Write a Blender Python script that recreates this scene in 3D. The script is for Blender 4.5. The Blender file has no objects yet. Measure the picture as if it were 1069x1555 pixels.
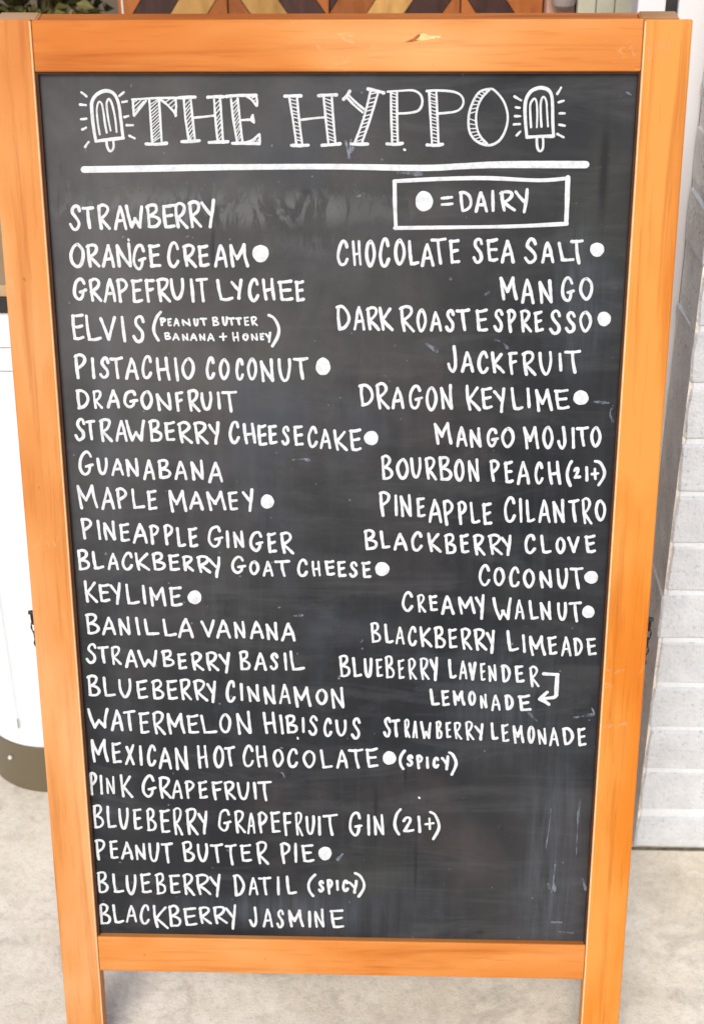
import bpy, bmesh, math, random
from mathutils import Vector, Matrix, noise
R = math.radians
scene = bpy.context.scene
col = scene.collection
# ------------------------------------------------------------------ camera
cd = bpy.data.cameras.new('camera'); cam = bpy.data.objects.new('camera', cd); col.objects.link(cam)
CW = Vector((0.05567, -1.15725, 1.36478))
CR = Matrix(((0.99953585, -0.00851829, 0.02924934), (0.02977329, 0.4765025, -0.87866883), (-0.00645263, 0.87913185, 0.47653495)))
cam.matrix_world = Matrix.Translation(CW) @ CR.to_4x4()
cd.sensor_fit = 'VERTICAL'; cd.sensor_height = 36; cd.lens = 2100 / 1555 * 36
cd.dof.use_dof = True; cd.dof.focus_distance = 1.43; cd.dof.aperture_fstop = 8
cd.clip_start = 0.05; cd.clip_end = 200
scene.camera = cam
# ------------------------------------------------------------------ light
SUN_EL, SUN_AZ = 38, 190        # azimuth clockwise from +Y; the sun stands behind the camera, a little to its left
w = bpy.data.worlds.new('World'); scene.world = w; w.use_nodes = True
nt = w.node_tree; sky = nt.nodes.new('ShaderNodeTexSky'); sky.sky_type = 'NISHITA'; sky.sun_disc = False
sky.sun_elevation = R(SUN_EL); sky.sun_rotation = R(SUN_AZ); sky.dust_density = 1.5; sky.ozone_density = 1.0; sky.air_density = 1.0
bg = nt.nodes['Background']; bg.inputs[1].default_value = 0.12
nt.links.new(sky.outputs[0], bg.inputs[0])
sd = bpy.data.lights.new('sun', 'SUN'); sun = bpy.data.objects.new('sun', sd); col.objects.link(sun)
sd.energy = 1.5; sd.angle = R(28); sd.color = (1, .975, .95)
dv = Vector((math.sin(R(SUN_AZ)) * math.cos(R(SUN_EL)), math.cos(R(SUN_AZ)) * math.cos(R(SUN_EL)), math.sin(R(SUN_EL))))
sun.rotation_euler = dv.to_track_quat('Z', 'Y').to_euler()
vs = scene.view_settings; vs.view_transform = 'Standard'; vs.look = 'None'; vs.exposure = 0.61; vs.gamma = 1
scene.render.engine = 'CYCLES'

# ------------------------------------------------------------------ materials
def mat(name, rough=.6, spec=.4):
    m = bpy.data.materials.new(name); m.use_nodes = True
    b = m.node_tree.nodes['Principled BSDF']; b.inputs['Roughness'].default_value = rough
    b.inputs['Specular IOR Level'].default_value = spec
    return m, m.node_tree, b
def N(t, kind, **kw):
    n = t.nodes.new(kind)
    for k, v in kw.items(): setattr(n, k, v)
    return n
def coords(t, scale=(1, 1, 1), kind='Object', loc=(0, 0, 0)):
    c = N(t, 'ShaderNodeTexCoord'); m = N(t, 'ShaderNodeMapping')
    m.inputs['Scale'].default_value = scale; m.inputs['Location'].default_value = loc
    t.links.new(c.outputs[kind], m.inputs[0]); return m.outputs[0]
def noise_tex(t, vec, scale, detail=5, rough=.6, dist=0):
    n = N(t, 'ShaderNodeTexNoise'); n.inputs['Scale'].default_value = scale; n.inputs['Detail'].default_value = detail
    n.inputs['Roughness'].default_value = rough; n.inputs['Distortion'].default_value = dist
    t.links.new(vec, n.inputs['Vector']); return n.outputs['Fac']
def ramp(t, fac, stops):
    r = N(t, 'ShaderNodeValToRGB'); e = r.color_ramp.elements
    while len(e) < len(stops): e.new(.5)
    for k, (p, c) in enumerate(stops):
        e[k].position = p; e[k].color = (c[0], c[1], c[2], 1) if hasattr(c, '__len__') else (c, c, c, 1)
    t.links.new(fac, r.inputs[0]); return r.outputs[0]
def mix(t, fac, a, b, mode='MIX'):
    m = N(t, 'ShaderNodeMix', data_type='RGBA', blend_type=mode)
    for s, v in ((m.inputs[0], fac), (m.inputs[6], a), (m.inputs[7], b)):
        if hasattr(v, 'links') or hasattr(v, 'is_linked'): t.links.new(v, s)
        elif hasattr(v, '__len__'): s.default_value = (*v, 1)
        else: s.default_value = v
    return m.outputs[2]
def bump(t, b, h, strength, dist=.002):
    n = N(t, 'ShaderNodeBump'); n.inputs['Strength'].default_value = strength; n.inputs['Distance'].default_value = dist
    t.links.new(h, n.inputs['Height']); t.links.new(n.outputs[0], b.inputs['Normal'])

def wood(name, base, dark, light, axis, seed, rough=.42):
    """varnished pine; grain runs along local axis"""
    m, t, b = mat(name, rough, .2)
    s = [34, 34, 34]; s[axis] = 1.5
    v = coords(t, s, loc=(seed * 3.1, seed, seed * 1.7))
    g = noise_tex(t, v, 1.5, 7, .6, .6)
    s2 = [9, 9, 9]; s2[axis] = 3.0
    blot = noise_tex(t, coords(t, s2, loc=(seed, 2 * seed, 0)), 1, 3, .5, .3)
    c = ramp(t, blot, [(.36, dark), (.5, base), (.64, light)])
    gr = ramp(t, g, [(.34, (.78, .66, .52)), (.49, (1, 1, 1)), (.68, (1.0, 1.0, 1.0))])
    c = mix(t, .95, c, gr, 'MULTIPLY')
    # fine pores
    s3 = [240, 240, 240]; s3[axis] = 14
    p = ramp(t, noise_tex(t, coords(t, s3), 1, 2), [(.3, (.88, .82, .74)), (.44, (1, 1, 1))])
    c = mix(t, .8, c, p, 'MULTIPLY')
    # rubbed-off varnish and small dents
    sc = [60, 60, 60]; sc[axis] = 26
    wv = noise_tex(t, coords(t, sc, loc=(seed * 9, 4, 1)), 1, 6, .75, 1.2)
    big = noise_tex(t, coords(t, (5, 5, 5), loc=(seed * 5, 0, 3)), 1, 2)
    wm = N(t, 'ShaderNodeMath', operation='MULTIPLY'); t.links.new(ramp(t, wv, [(.60, 0), (.70, 1)]), wm.inputs[0])
    t.links.new(ramp(t, big, [(.52, 0), (.66, .7)]), wm.inputs[1])
    c = mix(t, wm.outputs[0], c, (.76, .45, .23))
    dn = ramp(t, noise_tex(t, coords(t, (95, 95, 60), loc=(seed, 8, 1)), 1, 1), [(.18, .8), (.235, 0)])
    c = mix(t, dn, c, (.22, .07, .02))
    t.links.new(c, b.inputs['Base Color'])
    t.links.new(ramp(t, wv, [(.3, rough - .06), (.8, rough + .2)]), b.inputs['Roughness'])
    bump(t, b, g, .25, .001)
    return m
W_STILE_L = wood('varnished_pine_left', (.60, .235, .062), (.52, .165, .032), (.68, .32, .125), 2, 1.3)
W_STILE_R = wood('varnished_pine_right', (.60, .182, .016), (.53, .125, .008), (.66, .26, .050), 2, 4.7)
W_RAIL = wood('varnished_pine_rail', (.60, .215, .046), (.52, .145, .016), (.68, .31, .105), 0, 2.9)
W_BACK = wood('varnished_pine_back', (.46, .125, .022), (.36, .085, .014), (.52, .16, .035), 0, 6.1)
W_WORN = wood('worn_pine_end', (.36, .19, .085), (.24, .125, .06), (.5, .30, .16), 0, 8.4, .7)

def blob(t, cx, cz, rx, rz, core=.25):
    """soft elliptical area on the board, for dirt and painted light that sit in one place"""
    v = coords(t, (1 / rx, 0, 1 / rz), loc=(-cx / rx, 0, -cz / rz))
    n = noise_tex(t, coords(t, (22, 22, 22), loc=(cx * 9, 0, cz * 5)), 1, 5, .65)
    l = N(t, 'ShaderNodeVectorMath', operation='LENGTH'); t.links.new(v, l.inputs[0])
    ad = N(t, 'ShaderNodeMath', operation='ADD'); t.links.new(l.outputs['Value'], ad.inputs[0])
    mu = N(t, 'ShaderNodeMath', operation='MULTIPLY_ADD'); t.links.new(n, mu.inputs[0]); mu.inputs[1].default_value = .8; mu.inputs[2].default_value = -.4
    t.links.new(mu.outputs[0], ad.inputs[1])
    return ramp(t, ad.outputs[0], [(core, 1), (1, 0)])
def mul(t, a, b, k=1):
    m = N(t, 'ShaderNodeMath', operation='MULTIPLY'); t.links.new(a, m.inputs[0]); t.links.new(b, m.inputs[1])
    if k == 1: return m.outputs[0]
    m2 = N(t, 'ShaderNodeMath', operation='MULTIPLY'); t.links.new(m.outputs[0], m2.inputs[0]); m2.inputs[1].default_value = k; return m2.outputs[0]
def board_material():
    m, t, b = mat('blackboard_paint', .55, .16)
    c = ramp(t, noise_tex(t, coords(t, (3.6, 3, 2.8), loc=(1, 0, .3)), 1, 4, .55, .5), [(.3, (.011, .012, .015)), (.5, (.020, .021, .023)), (.72, (.034, .032, .032))])
    # chalk dust film, with the upper-left sheen of reflected sky put into its colour
    film = noise_tex(t, coords(t, (7, 7, 5)), 1, 6, .65, .5)
    c = mix(t, mul(t, ramp(t, film, [(.3, .35), (.7, 1)]), blob(t, -.22, .78, .42, .50, .05), .85), c, (.118, .108, .102))
    gr = noise_tex(t, coords(t, (7, 8, 6), loc=(2, 0, 9)), 1, 4, .6)
    c = mix(t, ramp(t, gr, [(.56, 0), (.76, .5)]), c, (.062, .070, .088))
    gr2 = noise_tex(t, coords(t, (6, 6, 4), loc=(5, 0, 3)), 1, 4, .6)
    c = mix(t, ramp(t, gr2, [(.56, 0), (.75, .4)]), c, (.092, .066, .062))
    gr3 = noise_tex(t, coords(t, (5, 6, 4), loc=(15, 0, 6)), 1, 4, .6)
    c = mix(t, ramp(t, gr3, [(.6, 0), (.78, .4)]), c, (.064, .066, .045))
    st = noise_tex(t, coords(t, (62, 10, 3.0), loc=(0, 0, 4)), 1, 6, .66, .25)
    area = ramp(t, noise_tex(t, coords(t, (3.1, 3, 2.6), loc=(7, 0, 2)), 1, 3), [(.45, .05), (.68, .4)])
    c = mix(t, mul(t, ramp(t, st, [(.44, 0), (.74, .6)]), area), c, (.105, .11, .12))
    st2 = ramp(t, noise_tex(t, coords(t, (95, 10, 7), loc=(3, 0, 1)), 1, 6, .7, .4), [(.34, .1), (.66, 1)])
    for cx, cz, rx, rz, k in ((.235, .13, .045, .17, .26), (.225, .05, .05, .08, .16), (.02, .035, .12, .07, .14), (-.235, .63, .02, .5, .15), (.235, .74, .04, .10, .3), (.17, .30, .09, .10, .2), (-.1, .035, .14, .03, .3)):
        c = mix(t, mul(t, st2, blob(t, cx, cz, rx, rz), k), c, (.15, .165, .19))
    # old lettering not quite wiped away, just under the rule
    gh = ramp(t, noise_tex(t, coords(t, (75, 10, 30), loc=(3, 0, 1)), 1, 3, .7, .8), [(.46, 0), (.56, 1)])
    c = mix(t, mul(t, gh, blob(t, -.12, .824, .21, .022, .5), .8), c, (.115, .115, .11))
    c = mix(t, mul(t, gh, blob(t, -.02, .790, .12, .015, .3), .25), c, (.115, .115, .11))
    # wiped bands running across
    hz = ramp(t, noise_tex(t, coords(t, (5, 5, 26), loc=(3, 0, 1)), 1, 7, .68, 1.4), [(.48, 0), (.74, .42)])
    c = mix(t, hz, c, (.085, .085, .086))
    # dark drips and damp marks; the tall left-edge one is painted shade
    dr = ramp(t, noise_tex(t, coords(t, (62, 10, 5.5), loc=(9, 0, 5)), 1, 3, .5), [(.24, .8), (.32, 0)])
    c = mix(t, dr, c, (.018, .018, .022))
    for cx, cz, rx, rz, k in ((.252, .86, .007, .075, .9), (.04, .16, .004, .06, .8), (.085, .10, .003, .07, .6), (.02, .11, .010, .003, .6), (.16, .01, .008, .004, .6), (-.03, .84, .010, .005, .35), (.072, .215, .003, .03, .8), (-.279, .5, .006, .6, .5)):
        c = mix(t, mul(t, blob(t, cx, cz, rx, rz), blob(t, cx, cz, rx * 1.4, rz * 1.4), k), c, (.016, .015, .017))
    sp = ramp(t, noise_tex(t, coords(t, (150, 150, 150)), 1, 1), [(.77, 0), (.81, .4)])
    c = mix(t, sp, c, (.26, .27, .29))
    t.links.new(c, b.inputs['Base Color'])
    fine = noise_tex(t, coords(t, (420, 420, 420)), 1, 3)
    t.links.new(ramp(t, noise_tex(t, coords(t, (12, 9, 7)), 1, 4), [(.3, .40), (.7, .60)]), b.inputs['Roughness'])
    bump(t, b, fine, .10, .0004)
    return m
M_BOARD = board_material()
def simple(name, colr, rough=.6, spec=.4, var=0.0, vscale=20, metal=0, bmp=0):
    m, t, b = mat(name, rough, spec); b.inputs['Metallic'].default_value = metal
    n = noise_tex(t, coords(t, (vscale,) * 3), 1, 5)
    lo = tuple(x * (1 - var) for x in colr); hi = tuple(min(1, x * (1 + var)) for x in colr)
    t.links.new(ramp(t, n, [(.3, lo), (.7, hi)]), b.inputs['Base Color'])
    if bmp: bump(t, b, n, bmp, .002)
    return m
M_INK = simple('white_paint_marker', (.61, .61, .605), .75, .15, .17, 210)
M_INK2 = simple('white_paint_marker_thin', (.74, .73, .72), .6, .3, .1, 420)
M_BLACK = simple('black_metal', (.02, .018, .017), .4, .5, .2, 60)
M_RUBBER = simple('black_rubber', (.025, .022, .02), .6, .4, .3, 30)
M_EDGE = simple('rubbed_edge_highlight', (.78, .46, .22), .5, .3, .12, 60)  # pale rubbed edge that also paints a highlight along the inner bevel
M_RECESS_SHADE = simple('painted_recess_shade', (.055, .02, .008), .7, .2, .3, 40)  # dark brown that paints the shade inside the frame opening
M_CHIP = simple('bare_pine', (.70, .50, .22), .8, .2, .35, 420, bmp=.6)
M_CHIPD = simple('torn_pine_fibres', (.36, .12, .03), .8, .2, .4, 300)
M_GREYPANEL = simple('sage_grey_paint', (.58, .54, .39), .6, .3, .12, 16)
M_WALL = simple('brown_plaster', (.13, .10, .07), .8, .2, .06, 3)
M_STEM = simple('green_bark', (.09, .07, .03), .8, .2, .3, 30)
M_POT = simple('terracotta', (.38, .15, .08), .8, .2, .15, 14)
M_CORD = simple('white_cord', (.7, .68, .6), .8, .2, .05, 50)
M_JAR = simple('grey_plastic', (.46, .38, .34), .45, .5, .08, 20)
M_POST = simple('pink_limed_wood', (.60, .33, .22), .6, .3, .12, 30)
def painted_metal(name, colr, streak):
    m, t, b = mat(name, .35, .5)
    n = ramp(t, noise_tex(t, coords(t, (3, 3, 1.5)), 1, 4), [(.3, colr), (.7, tuple(x * .96 for x in colr))])
    s = ramp(t, noise_tex(t, coords(t, (60, 60, 3)), 1, 5), [(.6, 0), (.8, .35)])
    t.links.new(mix(t, s, n, streak), b.inputs['Base Color']); return m
M_CAB = painted_metal('white_enamel', (.80, .80, .80), (.66, .65, .64))
M_TRIM = painted_metal('white_trim_paint', (.78, .75, .73), (.6, .56, .52))
M_OLIVE = painted_metal('olive_skirt', (.135, .105, .062), (.075, .06, .04))
def plank(name, base, dark):
    m, t, b = mat(name, .5, .35)
    i = N(t, 'ShaderNodeObjectInfo')
    g = noise_tex(t, coords(t, (50, 50, 12)), 1, 6, .6, .6)
    c = ramp(t, g, [(.3, dark), (.65, base)])
    hv = N(t, 'ShaderNodeHueSaturation'); t.links.new(c, hv.inputs['Color'])
    mr = N(t, 'ShaderNodeMapRange'); mr.inputs[3].default_value = .75; mr.inputs[4].default_value = 1.2
    t.links.new(i.outputs['Random'], mr.inputs[0]); t.links.new(mr.outputs[0], hv.inputs['Value'])
    t.links.new(hv.outputs[0], b.inputs['Base Color']); bump(t, b, g, .2); return m
M_PL = {'d': plank('dark_walnut_plank', (.085, .035, .025), (.035, .014, .012)), 'o': plank('red_brown_plank', (.42, .13, .03), (.28, .075, .012)),
        't': plank('tan_plank', (.55, .30, .09), (.38, .19, .05))}
def brick_mat(name, a, b_, speck, bs):
    m, t, b = mat(name, .85, .2)
    v = coords(t, (1, 1, 1), 'Object'); i = N(t, 'ShaderNodeObjectInfo')
    ad = N(t, 'ShaderNodeVectorMath', operation='ADD'); t.links.new(v, ad.inputs[0])
    cx = N(t, 'ShaderNodeCombineXYZ'); ml = N(t, 'ShaderNodeMath', operation='MULTIPLY'); ml.inputs[1].default_value = 37
    t.links.new(i.outputs['Random'], ml.inputs[0]); t.links.new(ml.outputs[0], cx.inputs[0]); t.links.new(cx.outputs[0], ad.inputs[1])
    n1 = noise_tex(t, ad.outputs[0], 22, 5, .65); n2 = noise_tex(t, ad.outputs[0], 150, 4, .6)
    c = ramp(t, n1, [(.32, a), (.66, b_)])
    c = mix(t, ramp(t, n2, [(.28, .75), (.42, 0)]), c, speck)
    t.links.new(c, b.inputs['Base Color'])
    mx = N(t, 'ShaderNodeMath', operation='ADD'); t.links.new(n1, mx.inputs[0]); t.links.new(n2, mx.inputs[1])
    bump(t, b, mx.outputs[0], bs, .004); return m
M_BRICK = brick_mat('whitewashed_brick', (.56, .555, .55), (.68, .675, .67), (.33, .315, .30), .7)
M_MORTAR = brick_mat('white_painted_mortar', (.70, .70, .70), (.76, .76, .76), (.58, .57, .56), .5)
M_BRICKSIDE = brick_mat('brown_grey_pier_side', (.70, .61, .52), (.88, .81, .72), (.28, .2, .15), 1.0)  # browner, paler tone on the pier's side faces than on its front
def ground_mat():
    m, t, b = mat('worn_concrete', .85, .2)
    v = coords(t)
    a = noise_tex(t, v, 3.2, 6, .62, .3); f = noise_tex(t, v, 26, 6, .7, .4); s = noise_tex(t, v, 260, 3, .6)
    c = ramp(t, a, [(.3, (.64, .545, .41)), (.5, (.83, .735, .585)), (.7, (.95, .87, .735))])
    c = mix(t, .5, c, ramp(t, f, [(.3, (.70, .68, .65)), (.52, (1, 1, 1)), (.72, (1.12, 1.12, 1.11))]), 'MULTIPLY')
    g3 = noise_tex(t, v, 95, 6, .75, .3)
    c = mix(t, .7, c, ramp(t, g3, [(.32, (.80, .78, .75)), (.5, (1, 1, 1)), (.7, (1.09, 1.09, 1.08))]), 'MULTIPLY')
    c = mix(t, ramp(t, s, [(.30, .4), (.40, 0)]), c, (.38, .33, .27))
    st = noise_tex(t, coords(t, (1, 1, 1), loc=(4, 2, 0)), 9, 5, .7, .8)
    c = mix(t, ramp(t, st, [(.54, 0), (.68, .55)]), c, (.40, .35, .28))
    t.links.new(c, b.inputs['Base Color']); 
    ad = N(t, 'ShaderNodeMath', operation='ADD'); t.links.new(f, ad.inputs[0]); t.links.new(s, ad.inputs[1])
    bump(t, b, ad.outputs[0], .35, .002); return m
M_GROUND = ground_mat()
def leaf_mat():
    m, t, b = mat('olive_leaf', .55, .35)
    v = noise_tex(t, coords(t, (14, 14, 14)), 1, 3)
    t.links.new(ramp(t, v, [(.3, (.05, .055, .02)), (.5, (.14, .125, .035)), (.7, (.30, .24, .06))]), b.inputs['Base Color']); return m
M_LEAF = leaf_mat()
m_, t_, b_ = mat('chalk_haze', .9, .1)
b_.inputs['Base Color'].default_value = (.42, .46, .54, 1)
mxs = N(t_, 'ShaderNodeMixShader'); tr = N(t_, 'ShaderNodeBsdfTransparent')
f_ = ramp(t_, noise_tex(t_, coords(t_, (160, 160, 90)), 1, 4), [(.38, .0), (.75, .55)])
t_.links.new(f_, mxs.inputs[0]); t_.links.new(tr.outputs[0], mxs.inputs[1]); t_.links.new(b_.outputs[0], mxs.inputs[2])
t_.links.new(mxs.outputs[0], t_.nodes['Material Output'].inputs[0]); M_SMUDGE = m_
M_GHOST = m_.copy(); M_GHOST.name = 'erased_marker'; M_GHOST.node_tree.nodes['Principled BSDF'].inputs['Base Color'].default_value = (.16, .165, .15, 1)
M_SCUFF = m_.copy(); M_SCUFF.name = 'rubbed_varnish'; M_SCUFF.node_tree.nodes['Principled BSDF'].inputs['Base Color'].default_value = (.80, .46, .22, 1)

# ------------------------------------------------------------------ helpers
def link(name, me, m=None, parent=None, loc=(0, 0, 0), rot=(0, 0, 0)):
    o = bpy.data.objects.new(name, me); col.objects.link(o); o.parent = parent
    o.location = loc; o.rotation_euler = rot
    if m is not None and me is not None and not me.materials: me.materials.append(m)
    return o
def to_mesh(name, bm):
    me = bpy.data.meshes.new(name); bm.to_mesh(me); bm.free(); return me
def tag(o, label=None, cat=None, group=None, kind=None):
    for k, v in (('label', label), ('category', cat), ('group', group), ('kind', kind)):
        if v: o[k] = v
    return o
def hexa(bm, v8):
    """v8: bottom four then top four corners, counter-clockwise from above"""
    v = [bm.verts.new(p) for p in v8]
    for f in ((3, 2, 1, 0), (4, 5, 6, 7), (0, 1, 5, 4), (1, 2, 6, 5), (2, 3, 7, 6), (3, 0, 4, 7)): bm.faces.new([v[i] for i in f])
    return v
def box(bm, x0, x1, y0, y1, z0, z1):
    return hexa(bm, [(x0, y0, z0), (x1, y0, z0), (x1, y1, z0), (x0, y1, z0), (x0, y0, z1), (x1, y0, z1), (x1, y1, z1), (x0, y1, z1)])
def bevel(bm, r, seg=2):
    bmesh.ops.bevel(bm, geom=list(bm.edges), offset=r, segments=seg, affect='EDGES', profile=.5)
def boxmesh(name, dims, r=0, seg=2):
    bm = bmesh.new(); box(bm, *dims)
    if r: bevel(bm, r, seg)
    return to_mesh(name, bm)

# ------------------------------------------------------------------ setting
bm = bmesh.new(); bmesh.ops.create_grid(bm, x_segments=8, y_segments=8, size=30)
g = link('ground', to_mesh('ground', bm), M_GROUND); tag(g, kind='structure')
rw = link('shop_wall', boxmesh('shop_wall', (-3.2, 3.2, 2.6, 2.75, -.02, 3.2)), M_WALL)
tag(rw, 'dark brown plastered wall at the very back behind the chevron counter', 'wall')

# ------------------------------------------------------------------ sandwich board
TILT = R(9.5); LEG = .18; Z0 = LEG * math.cos(TILT); HO = .9495; HW = .28; SW = .0435; TH = .022; REC = .008
TOPV = .9955; RB = -.0468
root = link('sandwich_board', None); root.location = (0, 0, 0)
tag(root, 'orange pine framed A-board with a handwritten flavour menu, standing on the pavement', 'sandwich board')
FL, FR = (0, 0, Z0), (-TILT, 0, 0)
dz = TH * math.tan(TILT)
def stile(name, x0, x1, m, zbot, ztop, loc, rot, y0, y1, dback, tl=0):
    bm = bmesh.new()
    hexa(bm, [(x0, y0, zbot), (x1, y0, zbot), (x1, y1, zbot + dback), (x0, y1, zbot + dback), (x0, y0, ztop), (x1, y0, ztop), (x1, y1, ztop), (x0, y1, ztop)])
    bevel(bm, .0016, 2)
    me = to_mesh(name, bm); me.materials.append(m); me.materials.append(M_EDGE)
    xi = x1 if x0 < 0 else x0
    for p in me.polygons:
        if abs(p.center.x - xi) < .0018 and abs(p.normal.x) > .15 and p.normal.y < -.15 and p.area > 1e-4 * .5: p.material_index = 1
    return link(name, me, None, root, loc, rot)
sl = stile('stile', -HW - SW, -HW, W_STILE_L, -LEG, TOPV, FL, FR, 0, TH, dz)
sr = stile('stile', HW, HW + SW, W_STILE_R, -LEG, TOPV - .001, FL, FR, 0, TH, dz)
tag(sl, 'left orange pine stile running down into a leg'); tag(sr, 'right orange pine stile running down into a leg')
tr_ = link('top_rail', boxmesh('top_rail', (-HW + .0004, HW - .0004, .0006, TH - .0006, HO, TOPV - .0004), .0014), W_RAIL, root, FL, FR)
br_ = link('bottom_rail', boxmesh('bottom_rail', (-HW + .0004, HW - .0004, .0006, TH - .0006, RB, 0), .0014), W_RAIL, root, FL, FR)
panel = link('chalkboard_panel', boxmesh('chalkboard_panel', (-HW - .004, HW + .004, REC, REC + .005, -.004, HO + .004)), M_BOARD, root, FL, FR)
for nm, dims in (('shade_strip', (-HW, -HW + .0028, .003, REC - .0003, 0, HO)), ('shade_strip', (HW - .0022, HW, .003, REC - .0003, 0, HO)), ('shade_strip', (-HW + .003, HW - .0024, .003, REC - .0003, HO - .002, HO))):
    link(nm, boxmesh(nm, dims), M_RECESS_SHADE, root, FL, FR)  # added strips; the shade of the recess is put into their colour
# the panel's ends sit in grooves of the frame; back leaf hinged to the top
hinge = Matrix.Translation(FL) @ Matrix.Rotation(-TILT, 4, 'X') @ Vector((0, TH + .001, TOPV - .001))
BL, BRt = tuple(hinge), (TILT, 0, 0)
LB = hinge.z / math.cos(TILT)
for sgn, a, b in ((-1, -HW - SW, -HW), (1, HW, HW + SW)):
    a += .004 if sgn < 0 else 0; b -= .007 if sgn > 0 else 0
    stile('rear_stile', a, b, W_STILE_L, -LB, 0, BL, BRt, .001, .023, dz * -1 if False else -0.0037 * 0)
    cap = boxmesh('worn_end', (a + .0016, b - .0016, .0028, .0212, -.0002, .0009), .0004, 1)
    link('worn_end', cap, W_WORN, root, BL, BRt)
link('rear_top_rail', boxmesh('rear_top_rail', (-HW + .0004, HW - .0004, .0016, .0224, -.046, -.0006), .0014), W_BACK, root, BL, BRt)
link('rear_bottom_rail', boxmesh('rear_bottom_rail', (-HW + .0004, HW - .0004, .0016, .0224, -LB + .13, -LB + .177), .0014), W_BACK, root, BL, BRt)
link('rear_panel', boxmesh('rear_panel', (-HW - .004, HW + .004, .010, .015, -LB + .174, -.043)), M_BOARD, root, BL, BRt)

# inverse of the view: a picture point (in the 1069 x 1555 photograph) to the board's own plane
BM = Matrix.Translation(FL) @ Matrix.Rotation(-TILT, 4, 'X'); BI = BM.inverted()
CL = BI @ CW; BR3 = BI.to_3x3() @ CR
def onboard(px, py, y=REC):
    d = BR3 @ Vector(((px - 534.5) / 2100, -(py - 777.5) / 2100, -1)); s = (y - CL.y) / d.y
    p = CL + s * d; return (p.x, p.z)

# gouge in the top rail
def flat_patch(name, pts, y, m, parent, th=.0006):
    bm = bmesh.new(); P = [onboard(*p, y) for p in pts]
    f = [bm.verts.new((a, y - th, b)) for a, b in P]; k = [bm.verts.new((a, y + .0004, b)) for a, b in P]
    bm.faces.new(f); n = len(f)
    for i in range(n): bm.faces.new((f[i], k[i], k[(i + 1) % n], f[(i + 1) % n]))
    bmesh.ops.recalc_face_normals(bm, faces=bm.faces)
    return link(name, to_mesh(name, bm), m, parent)
flat_patch('torn_edge', [(614, 64), (626, 59), (635, 52), (640, 49), (644, 52), (640, 57), (634, 62), (624, 64)], .0006, M_CHIPD, tr_, .0002)
flat_patch('bare_chip', [(632, 61), (638, 55), (637, 50), (645, 51), (652, 54), (670, 54), (667, 58), (652, 60), (640, 62)], .0004, M_CHIP, tr_, .0003)
SCUFF = [[(919, 1019), (932, 1017)], [(928, 1023), (946, 1017)], [(921, 1103), (936, 1101)], [(938, 1101), (950, 1099)], [(913, 1105), (917, 1104)], [(994, 62), (992, 100)], [(1004, 60), (1001, 84)], [(1016, 58), (1014, 76)], [(985, 70), (984, 96)], [(958, 72), (962, 84)]]
# ------------------------------------------------------------------ handwriting
rnd = random.Random(11)
def smooth(pts, n=7):
    if len(pts) < 3: 
        (a, b), (c, d) = pts; k = 5
        bx, by = rnd.uniform(-.25, .25), rnd.uniform(-.25, .25)
        return [(a + (c - a) * i / k + bx * math.sin(math.pi * i / k), b + (d - b) * i / k + by * math.sin(math.pi * i / k)) for i in range(k + 1)]
    closed = pts[0] == pts[-1]
    P = ([pts[-2]] + pts + [pts[1]]) if closed else ([pts[0]] + pts + [pts[-1]])
    out = []
    for i in range(1, len(P) - 2):
        p0, p1, p2, p3 = P[i - 1:i + 3]
        for k in range(n):
            t = k / n
            out.append(tuple(.5 * (2 * p1[j] + (p2[j] - p0[j]) * t + (2 * p0[j] - 5 * p1[j] + 4 * p2[j] - p3[j]) * t * t + (3 * p1[j] - p0[j] - 3 * p2[j] + p3[j]) * t ** 3) for j in (0, 1)))
    out.append(tuple(P[-2])); return out
LAYER = [0]
def ribbon(bm, pts, wid, y=REC, wob=.10, taper=.0):
    """pts in photo pixels; a slightly domed paint stroke of width wid (metres) lying on the board"""
    P = [Vector(onboard(*p, y)) for p in pts]
    Q = [P[0]]
    for p in P[1:]:
        if (p - Q[-1]).length > .0004: Q.append(p)
    if len(Q) < 2: return
    P = Q; n = len(P); LAYER[0] = (LAYER[0] + 1) % 23
    base = y - .00008 - LAYER[0] * .000012; h = .00022
    ph = rnd.uniform(0, 6); rows = []
    T = []
    for i in range(n):
        d = (P[min(i + 1, n - 1)] - P[max(i - 1, 0)]); T.append(d.normalized() if d.length > 1e-9 else Vector((1, 0)))
    def row(c, nrm, r):
        rows.append([bm.verts.new((c.x + nrm.x * s * r, base - h * z, c.y + nrm.y * s * r)) for s, z in ((-1, 0), (-.55, .8), (.55, .8), (1, 0))])
    W = wid / 2
    def rad(i): 
        a = i / (n - 1); return W * (1 + wob * math.sin(ph + a * 5.3) + wob * .5 * math.sin(ph * 2 + a * 17)) * (1 - taper * a)
    nr = lambda t: Vector((-t.y, t.x))
    for a in (85, 60, 30): row(P[0] - T[0] * rad(0) * math.sin(R(a)), nr(T[0]), rad(0) * max(.12, math.cos(R(a))))
    for i in range(n): row(P[i], nr(T[i]), rad(i))
    for a in (30, 60, 85): row(P[-1] + T[-1] * rad(n - 1) * math.sin(R(a)), nr(T[-1]), rad(n - 1) * max(.12, math.cos(R(a))))
    for a, b in zip(rows, rows[1:]):
        for k in range(3): bm.faces.new((a[k], b[k], b[k + 1], a[k + 1]))
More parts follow.
